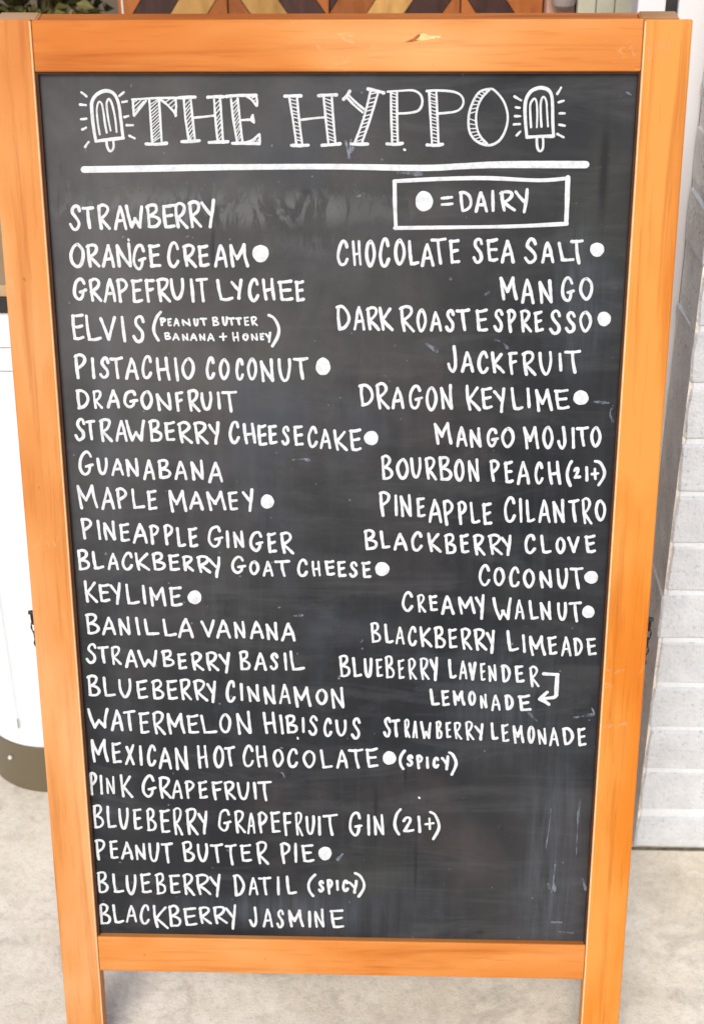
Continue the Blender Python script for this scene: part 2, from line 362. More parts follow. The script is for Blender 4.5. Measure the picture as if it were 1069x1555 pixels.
G = {
 'A': [[(0, 1), (.14, .66), (.30, .28), (.46, .01)], [(.44, .01), (.66, .28), (.84, .62), (1, 1)], [(.16, .66), (.84, .62)]],
 'B': [[(.06, .04), (.12, .45), (.22, .97)], [(0, .07), (.30, 0), (.62, .02), (.76, .16), (.66, .33), (.24, .50)], [(.22, .50), (.60, .53), (.92, .64), (1, .80), (.80, .94), (.46, .98), (.18, .98)]],
 'C': [[(.93, .24), (.80, .06), (.55, 0), (.28, .12), (.08, .38), (.03, .66), (.22, .93), (.52, 1), (.80, .92), (1, .76)]],
 'D': [[(.08, .03), (.12, .45), (.24, .98)], [(0, .04), (.42, .02), (.80, .18), (1, .46), (.92, .72), (.62, .93), (.22, .99)]],
 'E': [[(.08, .04), (.14, .5), (.24, .97)], [(.02, .06), (.45, .05), (.90, 0)], [(.15, .50), (.50, .49), (.84, .45)], [(.24, .98), (.6, .98), (1, .94)]],
 'F': [[(.08, .04), (.16, .5), (.34, 1)], [(.0, .06), (.45, .05), (1, .02)], [(.16, .47), (.5, .46), (.88, .42)]],
 'G': [[(.84, .22), (.70, .04), (.46, 0), (.20, .14), (.04, .42), (.05, .74), (.26, .96), (.52, 1), (.74, .84), (.78, .60)], [(.50, .64), (1, .56)]],
 'H': [[(0, .02), (.08, .5), (.24, 1)], [(.76, 0), (.86, .5), (1, .98)], [(.12, .56), (.88, .50)]],
 'I': [[(.15, 0), (.5, .5), (.85, 1)]],
 'J': [[(.72, 0), (.88, .40), (.90, .75), (.66, .98), (.38, .96), (.12, .80), (0, .66)]],
 'K': [[(0, 0), (.10, .5), (.24, .98)], [(.82, .06), (.45, .34), (.14, .60)], [(.16, .54), (.55, .74), (1, 1)]],
 'L': [[(.04, 0), (.14, .55), (.26, .96)], [(.25, .98), (.62, .98), (1, .93)]],
 'M': [[(.04, .02), (.10, .5), (.20, 1)], [(.04, .02), (.24, .36), (.46, .64)], [(.44, .64), (.60, .36), (.78, 0)], [(.78, 0), (.86, .5), (1, .98)]],
 'N': [[(.02, .10), (.08, .5), (.18, 1)], [(.02, .10), (.45, .55), (.92, .98)], [(.82, 0), (.88, .5), (.96, .98)]],
 'O': [[(.50, 0), (.20, .12), (.01, .42), (.10, .76), (.42, 1), (.76, .90), (.99, .58), (.92, .24), (.66, .04), (.50, 0)]],
 'P': [[(.08, .03), (.16, .5), (.34, 1)], [(0, .07), (.40, 0), (.84, .08), (.98, .24), (.78, .42), (.24, .58)]],
 'R': [[(.06, .05), (.12, .5), (.26, .98)], [(0, .08), (.36, 0), (.72, .06), (.80, .22), (.60, .42), (.16, .60)], [(.18, .56), (.58, .76), (1, 1)]],
 'S': [[(.98, .20), (.82, .04), (.52, 0), (.24, .12), (.22, .28), (.50, .44), (.86, .62), (.92, .82), (.66, .97), (.30, .98), (0, .80)]],
 'T': [[(0, .05), (.5, .04), (1, 0)], [(.46, .04), (.52, .5), (.66, 1)]],
 'U': [[(0, .02), (.06, .42), (.20, .80), (.46, 1), (.74, .93), (.92, .62), (.98, .3), (.94, 0)]],
 'V': [[(0, .04), (.26, .46), (.58, 1)], [(.58, 1), (.82, .48), (1, 0)]],
 'W': [[(0, 0), (.14, .5), (.34, .98)], [(.34, .98), (.56, .60)], [(.54, .60), (.66, .74), (.88, .98)], [(.88, .98), (.92, .5), (1, .02)]],
 'X': [[(.06, .1), (.5, .52), (.98, 1)], [(.92, 0), (.52, .46), (0, 1)]],
 'Y': [[(0, .12), (.34, .32), (.74, .54)], [(1, 0), (.92, .4), (.80, .78), (.76, 1)]],
 '(': [[(1, 0), (.42, .2), (.05, .5), (.22, .78), (.72, 1)]],
 ')': [[(0, 0), (.50, .10), (.92, .40), (.86, .68), (.34, 1)]],
 '2': [[(0, .26), (.24, .04), (.58, .02), (.66, .24), (.40, .62), (.10, .95)], [(.10, .96), (.55, .96), (1, .92)]],
 '1': [[(.2, 0), (.8, 1)]],
 '+': [[(0, .52), (1, .44)], [(.5, 0), (.56, 1)]],
 '=': [[(0, .2), (1, .1)], [(.05, .95), (1, .85)]],
}
def letter(bm, ch, x0, x1, y0, y1, wid, wpx):
    h = wpx * .5
    x0 += h; x1 -= h; y0 += h; y1 -= h
    if x1 - x0 < .5: x0, x1 = (x0 + x1) / 2 - .5, (x0 + x1) / 2 + .5
    j = .028
    if ch in 'MNWRBEHA': wid *= max(.78, min(1, (x1 - x0 + wpx) / (22 if ch != 'E' else 17)))
    ends = {}
    for st in G[ch]:
        q = []
        for (a, b) in st:
            key = (round(a, 2), round(b, 2))
            if key not in ends: ends[key] = (a + rnd.uniform(-j, j), b + rnd.uniform(-j, j) * .7)
            q.append(ends[key])
        px = [(x0 + a * (x1 - x0), y0 + b * (y1 - y0)) for a, b in q]
        ribbon(bm, smooth(px), wid * rnd.uniform(.93, 1.07))
def dot(bm, x0, x1, y0, y1):
    LAYER[0] = (LAYER[0] + 1) % 23
    cx, cy = (x0 + x1) / 2, (y0 + y1) / 2; rx, ry = (x1 - x0) / 2, (y1 - y0) / 2
    ph = rnd.uniform(0, 6); rings = []
    for k, z in ((1, 0), (.9, .9)):
        rings.append([])
        for i in range(28):
            a = i / 28 * math.tau; r = k * (1 + .025 * math.sin(3 * a + ph) + .015 * math.sin(7 * a + ph * 2))
            u, v = onboard(cx + math.cos(a) * rx * r, cy + math.sin(a) * ry * r)
            rings[-1].append(bm.verts.new((u, REC - .0001 - LAYER[0] * .000012 - z * .00025, v)))
    for i in range(28):
        j = (i + 1) % 28; bm.faces.new((rings[0][i], rings[0][j], rings[1][j], rings[1][i]))
    bm.faces.new(rings[1])
# crop frames used to note the letters down: origin x, origin y, scale
F = {'A1': (100, 290, 4.276), 'A2': (270, 360, 4.276), 'A3': (100, 410, 4.276), 'A4': (100, 580, 4.276), 'A5': (330, 530, 3.959), 'A6': (100, 730, 4.276), 'A7': (340, 730, 3.959),
     'A8': (110, 880, 4.276), 'A9': (320, 920, 4.276), 'A10': (110, 1020, 4.276), 'A11': (350, 1070, 4.276), 'A12': (120, 1170, 4.276), 'A13': (320, 1220, 4.276), 'A14': (120, 1270, 4.276),
     'A15': (330, 1280, 4.276), 'A16': (500, 1120, 4.276), 'B1': (580, 255, 3.563), 'B2': (500, 350, 4.648), 'B3': (700, 350, 4.648), 'B4': (530, 510, 4.648), 'B5': (700, 510, 4.648),
     'B6': (540, 680, 4.648), 'B7': (700, 680, 4.648), 'B8': (590, 840, 4.648), 'C1': (700, 840, 4.648), 'C2': (500, 980, 4.648), 'C3': (700, 980, 4.648)}
LINES = '''strawberry|A1 S 20 105 85 262 T 103 190 95 248 R 200 300 80 258 A 312 405 90 258 W 385 510 85 248 B 515 625 80 245 E 620 718 78 248 R 700 800 70 250 R 790 893 58 245 Y 870 972 45 245
orange cream|A1 O 22 130 335 505 R 128 230 335 502 A 235 325 340 502 N 320 440 330 502 G 430 530 340 518 E 530 625 338 502 C 655 745 325 502 R 755 858 340 502 E 850 940 345 498 A2 A 235 330 40 202 M 325 468 40 202 o 485 592 50 163
grapefruit lychee|A3 G 45 145 45 202 R 145 245 48 210 A 245 335 50 215 P 325 410 50 215 E 420 508 52 220 F 508 585 50 215 R 585 690 45 215 U 675 775 48 200 I 800 845 50 218 T 840 928 45 215 A2 L 245 365 268 420 Y 340 425 265 412 C 452 535 262 425 H 545 640 262 415 E 645 755 272 422 E 755 830 275 425
elvis|A3 E 30 130 278 460 L 120 240 285 465 V 215 330 295 460 I 350 402 295 472 S 430 520 290 478
peanut butter|* A3 ( 560 628 265 468 P 608 655 305 368 E 655 695 308 370 A 696 745 308 370 N 748 820 310 370 U 826 868 310 370 T 868 922 306 366 A2 B 218 275 512 582 U 285 330 512 580 T 322 375 518 578 T 372 420 518 575 E 425 470 512 582 R 470 525 510 582
banana + honey|* A3 B 635 690 400 458 A 690 745 404 462 N 750 805 406 464 A 805 860 405 465 N 862 915 406 465 A 915 972 405 468 A2 + 272 320 622 672 H 350 405 612 685 O 418 465 622 678 N 470 528 618 678 E 528 568 618 675 Y 562 610 612 690 ) 580 672 495 718
pistachio coconut|A3 P 50 138 538 712 I 160 200 560 712 S 215 290 560 712 T 285 375 560 712 A 385 480 562 715 C 487 568 550 712 H 580 685 560 725 I 695 745 565 728 O 748 842 562 718 C 905 975 558 718 A5 O 8 80 52 190 C 105 165 50 195 O 175 245 50 192 N 252 350 55 202 U 360 450 50 202 T 450 552 45 188 o 592 680 52 158
dragonfruit|A4 D 60 160 42 182 R 170 250 45 180 A 265 360 45 175 G 370 475 48 175 O 483 572 50 185 N 580 698 60 190 F 705 770 55 200 R 785 880 42 200 U 872 957 58 190 I 975 1015 58 182 A5 T 22 125 245 385
strawberry cheesecake|A4 S 55 135 230 388 T 125 200 240 385 R 215 312 230 395 A 320 408 242 395 W 385 520 240 392 B 532 635 240 395 E 635 720 250 390 R 722 830 250 405 R 825 935 250 408 Y 920 1002 252 412 A5 C 65 140 425 575 H 150 240 440 575 E 235 308 448 588 E 300 368 450 578 S 380 440 455 585 E 452 525 452 588 C 538 608 460 598 A 612 690 475 605 K 695 790 478 618 E 788 875 475 618 o 882 968 492 578
guanabana|A4 G 80 190 440 612 U 198 280 485 608 A 295 385 490 615 N 385 485 485 620 A 500 588 500 640 B 590 692 498 635 A 705 795 505 640 N 805 905 498 642 A 925 1028 512 660
maple mamey|A6 M 65 215 20 190 A 230 325 35 192 P 320 405 40 188 L 418 522 45 188 E 522 602 55 195 M 658 795 55 208 A 800 900 65 195 M 905 1048 62 200 A7 E 20 95 58 185 Y 105 182 42 190 o 222 302 82 168
pineapple ginger|A6 P 92 180 235 385 I 195 240 250 390 N 240 335 255 392 E 342 425 270 402 A 435 538 270 412 P 538 612 280 418 P 630 705 278 425 L 712 788 298 435 E 788 868 295 438 G 918 1028 285 438 A7 I 8 40 292 410 N 50 130 292 408 G 150 245 298 430 E 255 325 305 440 R 332 428 302 445
blackberry goat cheese|A6 B 70 165 440 588 L 165 258 450 580 A 270 352 462 585 C 360 445 455 588 K 445 555 458 592 B 555 655 460 590 E 660 748 470 590 R 750 840 478 595 R 845 950 480 605 Y 920 1010 485 635 A7 G 40 138 445 565 O 148 218 475 572 A 230 305 475 582 T 300 402 470 582 C 435 510 465 582 H 522 590 475 582 E 600 675 472 575 E 675 742 475 585 S 748 808 480 588 E 822 892 480 592 o 908 994 488 572
keylime|A8 K 70 175 0 155 E 165 255 20 152 Y 240 320 12 168 L 335 445 20 168 I 445 490 30 165 M 490 618 40 180 E 622 722 40 180 o 750 840 70 160
banilla vanana|A8 B 80 185 212 362 A 190 290 238 365 N 295 388 235 368 I 400 452 240 368 L 455 575 248 368 L 578 685 248 375 A 685 795 245 385 V 828 930 255 378 A 930 1035 255 388 A9 N 145 235 90 215 A 252 350 92 220 N 352 445 98 228 A 455 558 105 235
strawberry basil|A8 S 85 165 408 552 T 160 240 425 550 R 245 328 425 562 A 340 432 450 578 W 420 558 450 578 B 575 668 450 575 E 675 752 470 588 R 765 860 465 600 R 860 960 462 600 Y 945 1028 465 615 A9 B 178 265 285 425 A 280 370 298 425 S 378 445 298 425 I 468 505 298 425 L 505 618 285 425
blueberry cinnamon|A10 B 90 188 12 168 L 190 290 25 168 U 295 390 38 175 E 408 498 48 180 B 510 605 45 188 E 605 692 45 188 R 692 785 38 190 R 780 885 45 195 Y 865 938 50 208 A9 C 95 168 478 635 I 185 218 495 620 N 232 325 505 628 N 335 430 508 648 A 440 525 500 642 M 530 660 515 665 O 678 765 532 648 N 775 875 520 672
watermelon hibiscus|A10 W 95 240 228 375 A 248 340 240 390 T 325 415 245 390 E 425 512 255 408 R 515 615 250 415 M 605 740 262 412 E 735 832 272 408 L 825 945 275 408 O 950 1038 265 405 A11 N 30 145 35 198 H 205 308 40 195 I 310 355 58 198 B 350 442 60 195 I 458 488 75 190 S 500 572 62 208 C 598 665 82 215 U 675 762 90 212 S 778 850 78 232
mexican hot chocolate|A10 M 110 245 432 595 E 248 330 450 600 X 340 412 465 610 I 428 465 470 615 C 482 552 468 620 A 558 652 482 638 N 660 762 475 645 H 805 890 468 635 O 912 992 475 630 T 980 1062 478 620 A11 C 75 158 255 412 H 160 248 258 412 O 270 352 280 410 C 365 445 278 415 O 465 558 288 415 L 575 672 285 420 A 682 768 285 420 T 760 870 280 420 E 870 968 275 415 o 988 1075 302 390
(spicy)|A16 ( 447 498 75 215 S 495 550 105 195 P 558 612 105 210 I 625 648 118 208 C 665 718 118 205 Y 720 782 110 218 ) 768 835 88 250
pink grapefruit|A12 P 62 125 5 168 I 130 165 22 160 N 170 245 30 160 K 262 358 20 182 G 405 508 22 182 R 512 610 30 190 A 600 682 52 190 P 682 758 58 190 E 768 845 60 190 F 855 938 60 198 R 935 1028 60 198 A11 U 38 130 495 625 I 140 180 495 620 T 168 275 488 632
blueberry grapefruit gin|A12 B 85 170 212 385 L 172 255 225 382 U 252 330 235 388 E 345 420 238 390 B 430 512 238 402 E 520 602 245 412 R 605 685 232 425 R 688 782 235 425 Y 765 840 252 420 A13 G 42 142 32 190 R 148 235 35 200 A 232 298 50 205 P 300 375 48 202 E 380 462 42 198 F 465 532 48 215 R 540 608 48 218 U 610 682 72 210 I 695 718 78 212 T 720 828 62 215 G 892 992 48 218 I 1010 1040 62 215 A16 N 278 365 490 640
(21+)|A16 ( 412 472 455 640 2 470 558 505 622 1 565 602 500 625 + 620 680 520 598 ) 645 725 470 668
peanut butter pie|A12 P 100 180 438 590 E 192 265 445 580 A 272 360 455 585 N 358 445 465 588 U 448 528 462 600 T 530 615 462 608 B 665 758 452 600 U 762 845 465 600 T 848 940 468 605 T 945 1030 470 620 A13 E 185 275 258 385 R 290 385 240 402 P 445 525 248 398 I 540 565 250 392 E 580 678 258 388 o 700 785 280 368
blueberry datil|A14 B 112 200 220 375 L 210 300 235 372 U 300 382 240 385 E 392 478 230 375 B 490 575 230 385 E 580 665 240 380 R 668 762 232 390 R 752 868 235 388 Y 842 925 235 402 A15 D 98 185 198 355 A 198 275 215 345 T 262 355 212 345 I 382 412 210 345 L 438 525 208 342
(spicy)|A15 ( 580 645 195 352 S 648 700 235 328 P 705 758 228 340 I 770 790 235 315 C 805 858 232 325 Y 845 915 235 335 ) 885 968 188 355
blackberry jasmine|A14 B 125 215 430 580 L 212 300 435 570 A 302 385 438 565 C 392 468 435 580 K 475 592 440 605 B 575 672 440 595 E 670 775 455 588 R 770 868 448 578 R 865 972 445 575 Y 945 1028 435 608 A15 J 202 270 405 555 A 290 370 420 555 S 378 440 425 558 M 450 568 425 555 I 585 615 432 555 N 622 704 422 555 E 724 832 425 558
= dairy|B1 o 180 275 125 235 = 318 382 150 205 D 412 492 120 245 A 498 575 125 245 I 588 610 115 240 R 630 725 118 240 Y 712 795 105 248
chocolate sea salt|B2 C 48 142 62 258 H 155 235 62 258 O 248 332 60 262 C 345 432 48 265 O 452 542 58 250 L 548 640 62 252 A 642 745 85 260 T 708 830 48 242 E 838 930 55 240 B3 S 75 160 45 240 E 172 270 52 225 A 278 380 62 235 S 438 540 48 242 A 560 662 72 238 L 675 802 78 225 T 765 868 58 240 o 908 1008 85 185
mango|B3 M 262 400 322 498 A 418 520 335 522 N 540 655 340 520 G 700 805 322 508 O 828 935 325 498
dark roast espresso|B2 D 42 152 522 712 A 165 260 528 712 R 255 362 530 712 K 345 458 530 712 R 490 610 522 725 O 610 692 548 722 A 705 798 562 718 S 812 888 550 722 T 888 995 548 712 B3 E 95 198 548 720 S 222 302 548 722 P 318 392 548 728 R 408 505 550 728 E 505 585 562 722 S 615 710 555 742 S 728 812 565 732 O 828 925 562 722 o 960 1055 572 675
jackfruit|B4 J 688 768 62 270 A 785 885 105 265 B5 C 110 198 100 272 K 205 312 110 272 F 328 405 102 282 R 425 535 100 288 U 542 648 105 282 I 680 718 115 255 T 722 850 95 268
dragon keylime|B4 D 65 178 332 502 R 180 292 325 525 A 295 395 352 522 G 415 525 338 522 O 535 628 355 535 N 635 740 338 525 B5 K 25 145 342 535 E 132 232 358 522 Y 222 315 358 545 L 342 448 360 530 I 455 495 362 515 M 512 648 368 538 E 650 770 370 525 o 790 898 385 488
mango mojito|B4 M 588 732 605 775 A 750 840 632 790 N 842 940 640 795 B5 G 172 272 645 790 O 278 380 640 798 M 430 555 632 805 O 568 655 632 805 J 672 748 632 810 I 778 802 642 802 T 805 902 635 788 O 905 992 635 790
bourbon peach|B6 B 172 270 45 232 O 282 378 70 230 U 380 470 62 218 R 480 580 55 235 B 578 685 52 240 O 690 772 75 245 N 785 880 68 248 B7 P 195 275 75 245 E 295 375 88 255 A 390 490 88 265 C 512 585 92 262 H 605 708 88 268
(21+)|B7 ( 735 790 82 275 2 785 850 130 225 1 872 898 125 240 + 918 968 145 222 ) 932 1025 80 272
pineapple cilantro|B6 P 158 250 298 488 I 268 302 325 485 N 305 405 318 492 E 420 500 342 495 A 508 615 355 535 P 608 695 360 552 P 712 788 370 548 L 798 885 378 542 E 885 970 380 550 B7 C 295 388 335 535 I 402 438 350 535 L 448 525 358 530 A 538 635 358 538 N 638 740 358 535 T 748 838 358 530 R 842 930 345 550 O 938 1025 358 525
blackberry clove|B6 B 52 160 570 728 L 165 250 582 718 A 262 370 595 730 C 385 478 582 735 K 500 610 590 745 B 620 715 598 758 E 728 808 602 750 R 820 922 600 765 R 930 1042 600 765 B7 Y 275 358 608 772 C 440 530 602 755 L 550 645 608 752 O 660 740 625 755 V 742 838 618 745 E 862 958 608 748
coconut|C1 C 118 210 72 238 O 222 312 92 238 C 332 420 90 248 O 430 525 105 250 N 545 650 108 255 U 668 758 100 258 T 760 865 92 262 o 868 965 125 215
creamy walnut|B8 C 88 180 262 418 R 192 270 280 425 E 275 355 288 415 A 365 468 290 440 M 480 618 300 438 Y 605 680 285 472 C1 W 218 360 305 478 A 372 452 318 475 L 468 555 325 475 N 548 645 328 478 U 670 752 340 482 T 752 855 335 492 o 852 940 370 458
blackberry limeade|B8 B -135 -48 478 640 L -38 42 490 642 A 42 120 512 652 C 130 205 510 662 K 212 312 510 670 B 312 408 510 680 E 412 492 522 678 R 500 595 520 688 R 592 698 522 695 Y 680 752 535 712 C1 L 312 412 535 698 I 422 462 565 708 M 468 602 575 730 E 602 685 580 722 A 698 785 582 735 D 785 862 590 730 E 875 962 590 728
blueberry lavender|C2 B 62 155 60 230 L 155 235 80 230 U 238 310 82 232 E 320 385 85 232 B 385 468 65 242 E 475 538 90 245 R 548 625 82 250 R 630 715 75 252 Y 700 772 72 260 L 832 905 90 240 A 908 980 100 248 C3 V 45 112 108 252 E 125 180 115 260 N 182 258 125 262 D 275 355 128 268 E 370 450 132 268 R 472 558 138 302
lemonade|C2 L 700 785 298 432 E 782 855 308 435 M 862 962 312 430 C3 O 45 110 315 432 N 125 192 335 452 A 205 285 338 468 D 300 375 340 462 E 395 498 342 470
strawberry lemonade|C2 S 375 442 498 655 T 435 502 515 655 R 520 580 512 660 A 580 632 525 662 W 635 725 530 668 B 742 805 525 668 E 812 868 532 662 R 870 942 530 672 R 950 1030 525 678 C3 Y 85 162 545 680 L 202 268 540 675 E 275 345 548 688 M 355 450 555 698 O 462 525 562 698 N 530 610 575 708 A 615 695 570 718 D 705 800 572 710 E 812 888 575 718'''
seen = {}
for ln in LINES.split('\n'):
    name, data = ln.split('|'); tk = data.split(); small = tk[0] == '*'
    if small: tk = tk[1:]
    bm = bmesh.new(); i = 0; fr = None
    wid = .0023 if small else .0030
    if name in ('(spicy)', '(21+)'): wid = .0030
    if name in ('lemonade', 'blueberry lavender', 'strawberry lemonade'): wid = .0031
    while i < len(tk):
        if tk[i] in F: fr = F[tk[i]]; i += 1; continue
        ch = tk[i]; x0, x1, y0, y1 = [float(v) for v in tk[i + 1:i + 5]]; i += 5
        ox, oy, s = fr; q = (ox + x0 / s, ox + x1 / s, oy + y0 / s, oy + y1 / s)
        if ch == 'o': dot(bm, *q)
        elif ch in '()' : letter(bm, ch, *q, .0032, 5)
        elif ch in '=+': letter(bm, ch, *q, wid * .85, 2)
        else: letter(bm, ch, *q, wid, 4.4 if small else 6)
    o = link('menu_lettering', to_mesh('menu_lettering', bm), M_INK, panel)
    extra = ' with a solid dot' if ' o ' in data else ''
    seen[name] = seen.get(name, 0) + 1
    where = {'(spicy)': ' after ' + ('mexican hot chocolate' if seen[name] == 1 else 'blueberry datil'), '(21+)': ' after ' + ('blueberry grapefruit gin' if seen[name] == 1 else 'bourbon peach')}.get(name, '')
    tag(o, 'white hand-painted words ' + name.upper() + extra + where)
# missing letters that straddle two frames: G of GIN is above, rule, box and arrow follow
def drawn(name, strokes, wid, m=M_INK, label=None, wob=.08, sm=True):
    bm = bmesh.new()
    for s in strokes:
        wd = wid
        if isinstance(s[0], float): wd = s[0]; s = s[1]
        ribbon(bm, smooth(list(s)) if sm else s, wd, wob=wob)
    o = link(name, to_mesh(name, bm), m, panel)
    if label: tag(o, label)
    return o
drawn('title_underline', [[(128, 257.5), (222, 256), (335, 254), (500, 253), (640, 255), (700, 252.5), (762, 250), (889, 250)]], .0060, label='long white rule under the title', wob=.10)
fb = lambda L, f: [(F[f][0] + x / F[f][2], F[f][1] + y / F[f][2]) for x, y in L]
drawn('key_box', [fb([(66, 72), (300, 60), (560, 55), (850, 67), (1008, 55)], 'B1'), (.0044, fb([(1004, 52), (1000, 180), (995, 302)], 'B1')), fb([(70, 325), (560, 319), (760, 314), (998, 302)], 'B1'), fb([(68, 72), (70, 200), (75, 325)], 'B1')], .0036, label='white outlined box round the dairy key')
drawn('arrow', [fb([(582, 200), (680, 206)], 'C3'), (.0044, fb([(678, 206), (673, 285), (670, 352)], 'C3')), fb([(672, 350), (655, 366), (610, 372), (555, 379)], 'C3'), fb([(606, 330), (582, 352), (553, 379)], 'C3'), fb([(553, 380), (590, 396), (618, 416)], 'C3')], .0037, label='white hooked arrow joining lavender to lemonade')
# title: outlined, hatched letters
def TT(f, L): 
    ox, oy, s = f; return [(ox + x / s, oy + y / s) for x, y in L]
D1, D2, D3, D4, D5 = (110, 120, 7.127), (240, 120, 5.939), (420, 120, 5.939), (580, 120, 5.345), (760, 120, 7.127)
def hatch(l0, l1, r0, r1, n, slope):
    """diagonal hatching between a left edge l0-l1 and a right edge r0-r1 (crop points)"""
    out = []
    for i in range(n):
        a = (i + .5 + rnd.uniform(-.12, .12)) / n
        al, ar = min(1, max(0, a + slope / 2)), min(1, max(0, a - slope / 2))
        out.append([(l0[0] + (l1[0] - l0[0]) * al, l0[1] + (l1[1] - l0[1]) * al), (r0[0] + (r1[0] - r0[0]) * ar, r0[1] + (r1[1] - r0[1]) * ar)])
    return out
TW, HWD = .0021, .0010
def title(label, f, outline, hatches=(), bars=()):
    bm = bmesh.new()
    for s in outline: ribbon(bm, smooth(TT(f, s)), TW)
    for s in bars: ribbon(bm, smooth(TT(f, s)), .0030)
    for s in hatches: ribbon(bm, smooth(TT(f, s), 3), HWD)
    tag(link('title_letter', to_mesh('title_letter', bm), M_INK, panel), label)
T = (110, 120, 7.127)
title('letter T of the hatched title', T,
      [[(650, 222), (880, 208), (1068, 205), (1228, 208)], [(658, 225), (662, 300), (668, 395)], [(672, 400), (735, 315), (800, 235)], [(835, 215), (850, 440), (868, 690)], [(940, 215), (955, 440), (970, 690)],
       [(960, 225), (1010, 262), (1080, 330), (1125, 392)], [(1120, 400), (1126, 300), (1120, 205)]],
      hatch((835, 230), (868, 690), (940, 215), (968, 670), 13, .16) + [[(668, 250), (700, 235)], [(672, 300), (745, 230)], [(675, 345), (775, 240)], [(680, 375), (740, 290)], [(1010, 250), (1060, 215)], [(1040, 285), (1110, 225)], [(1070, 315), (1120, 265)], [(1095, 350), (1122, 320)]],
      [[(800, 703), (910, 706), (1022, 695)]])
title('first letter H of the hatched title', D2,
      [[(235, 185), (250, 360), (280, 550)], [(298, 185), (315, 360), (335, 548)], [(508, 185), (520, 360), (540, 560)], [(562, 180), (575, 360), (588, 555)], [(320, 350), (420, 340), (505, 330)]],
      hatch((238, 190), (280, 560), (300, 180), (335, 545), 10, .16) + hatch((508, 190), (540, 560), (562, 185), (588, 550), 9, .15),
      [[(185, 170), (260, 166), (338, 163)], [(215, 565), (300, 562), (375, 556)], [(450, 165), (520, 160), (590, 160)], [(462, 572), (560, 568), (632, 565)]])
title('letter E of the hatched title', D2,
      [[(660, 180), (680, 360), (715, 570)], [(720, 175), (740, 360), (762, 560)], [(800, 155), (848, 190), (888, 240)], [(893, 240), (896, 190), (885, 150)], [(745, 372), (800, 368), (842, 366)], [(838, 365), (848, 340), (856, 325)], [(838, 367), (852, 382), (866, 392)], [(856, 325), (862, 360), (866, 392)],
       [(765, 578), (850, 552), (915, 498)], [(916, 498), (920, 540), (916, 585)]],
      hatch((662, 190), (715, 565), (720, 180), (760, 550), 11, .15) + [[(845, 175), (880, 160)], [(860, 200), (890, 180)], [(850, 575), (885, 545)], [(880, 578), (912, 540)], [(845, 355), (860, 345)], [(850, 372), (862, 366)]],
      [[(615, 158), (720, 148), (885, 148)], [(672, 580), (790, 578), (915, 584)]])
title('second letter H of the hatched title', D3,
      [[(115, 165), (150, 380), (180, 590)], [(185, 160), (205, 370), (232, 585)], [(425, 160), (445, 370), (468, 585)], [(498, 155), (512, 370), (532, 580)], [(208, 370), (325, 355), (438, 345)]],
      hatch((118, 180), (178, 585), (186, 160), (230, 560), 12, -.10) + hatch((425, 170), (466, 580), (498, 160), (530, 565), 12, -.10),
      [[(75, 155), (150, 152), (220, 152)], [(135, 598), (215, 600), (288, 596)], [(380, 150), (460, 145), (540, 143)], [(410, 598), (495, 592), (572, 584)]])
title('letter Y of the hatched title', D3,
      [[(850, 95), (790, 340), (705, 575)], [(918, 115), (850, 340), (770, 575)], [(655, 150), (720, 215), (795, 278)], [(638, 170), (700, 235), (775, 300)]],
      hatch((845, 110), (712, 570), (915, 120), (775, 570), 12, .06),
      [[(825, 90), (895, 105), (965, 125)], [(670, 585), (745, 588), (820, 586)], [(660, 110), (635, 150), (605, 182)]])
title('first letter P of the hatched title', D4,
      [[(72, 105), (75, 300), (82, 515)], [(122, 100), (122, 300), (128, 512)], [(45, 103), (160, 95), (245, 92), (300, 115), (325, 160), (322, 215), (290, 258), (220, 275), (130, 280)]],
      hatch((72, 110), (82, 515), (124, 105), (128, 500), 15, -.05), [[(40, 526), (105, 530), (165, 522)]])
title('second letter P of the hatched title', D4,
      [[(382, 105), (392, 300), (405, 520)], [(440, 100), (448, 300), (458, 520)], [(362, 98), (440, 93), (560, 100), (630, 125), (660, 175), (645, 230), (590, 265), (460, 280)]],
      hatch((382, 110), (405, 520), (440, 105), (458, 510), 15, -.06), [[(365, 535), (430, 538), (490, 530)]])
oh = []
Lc = [(870, 80), (790, 105), (735, 190), (705, 300), (710, 420), (760, 500), (840, 538)]; Rc = [(850, 92), (812, 150), (778, 220), (762, 310), (770, 400), (800, 470), (850, 522)]
Ls, Rs = smooth(Lc, 6), smooth(Rc, 6)
for i in range(3, len(Ls) - 2, 2): oh.append([Ls[i], Rs[max(0, i - 2)]] if i < 18 else [Ls[i], Rs[min(len(Rs) - 1, i + 1)]])
title('letter O of the hatched title', D4, [[(875, 80), (790, 105), (735, 190), (703, 300), (708, 420), (760, 500), (860, 538), (950, 500), (1005, 400), (1018, 290), (985, 180), (920, 100), (875, 80)],
      [(870, 88), (812, 150), (778, 220), (762, 310), (770, 400), (800, 470), (850, 525)]], oh)
def pop(label, f, body, bumps, stick, rays):
    bm = bmesh.new()
    for s in body: ribbon(bm, smooth(TT(f, s)), .0030)
    for s in bumps: ribbon(bm, smooth(TT(f, s)), .0019)
    for s in stick: ribbon(bm, smooth(TT(f, s)), .0023)
    for s in rays: ribbon(bm, smooth(TT(f, s)), .0023, taper=.15)
    tag(link('ice_lolly_drawing', to_mesh('ice_lolly_drawing', bm), M_INK, panel), label)
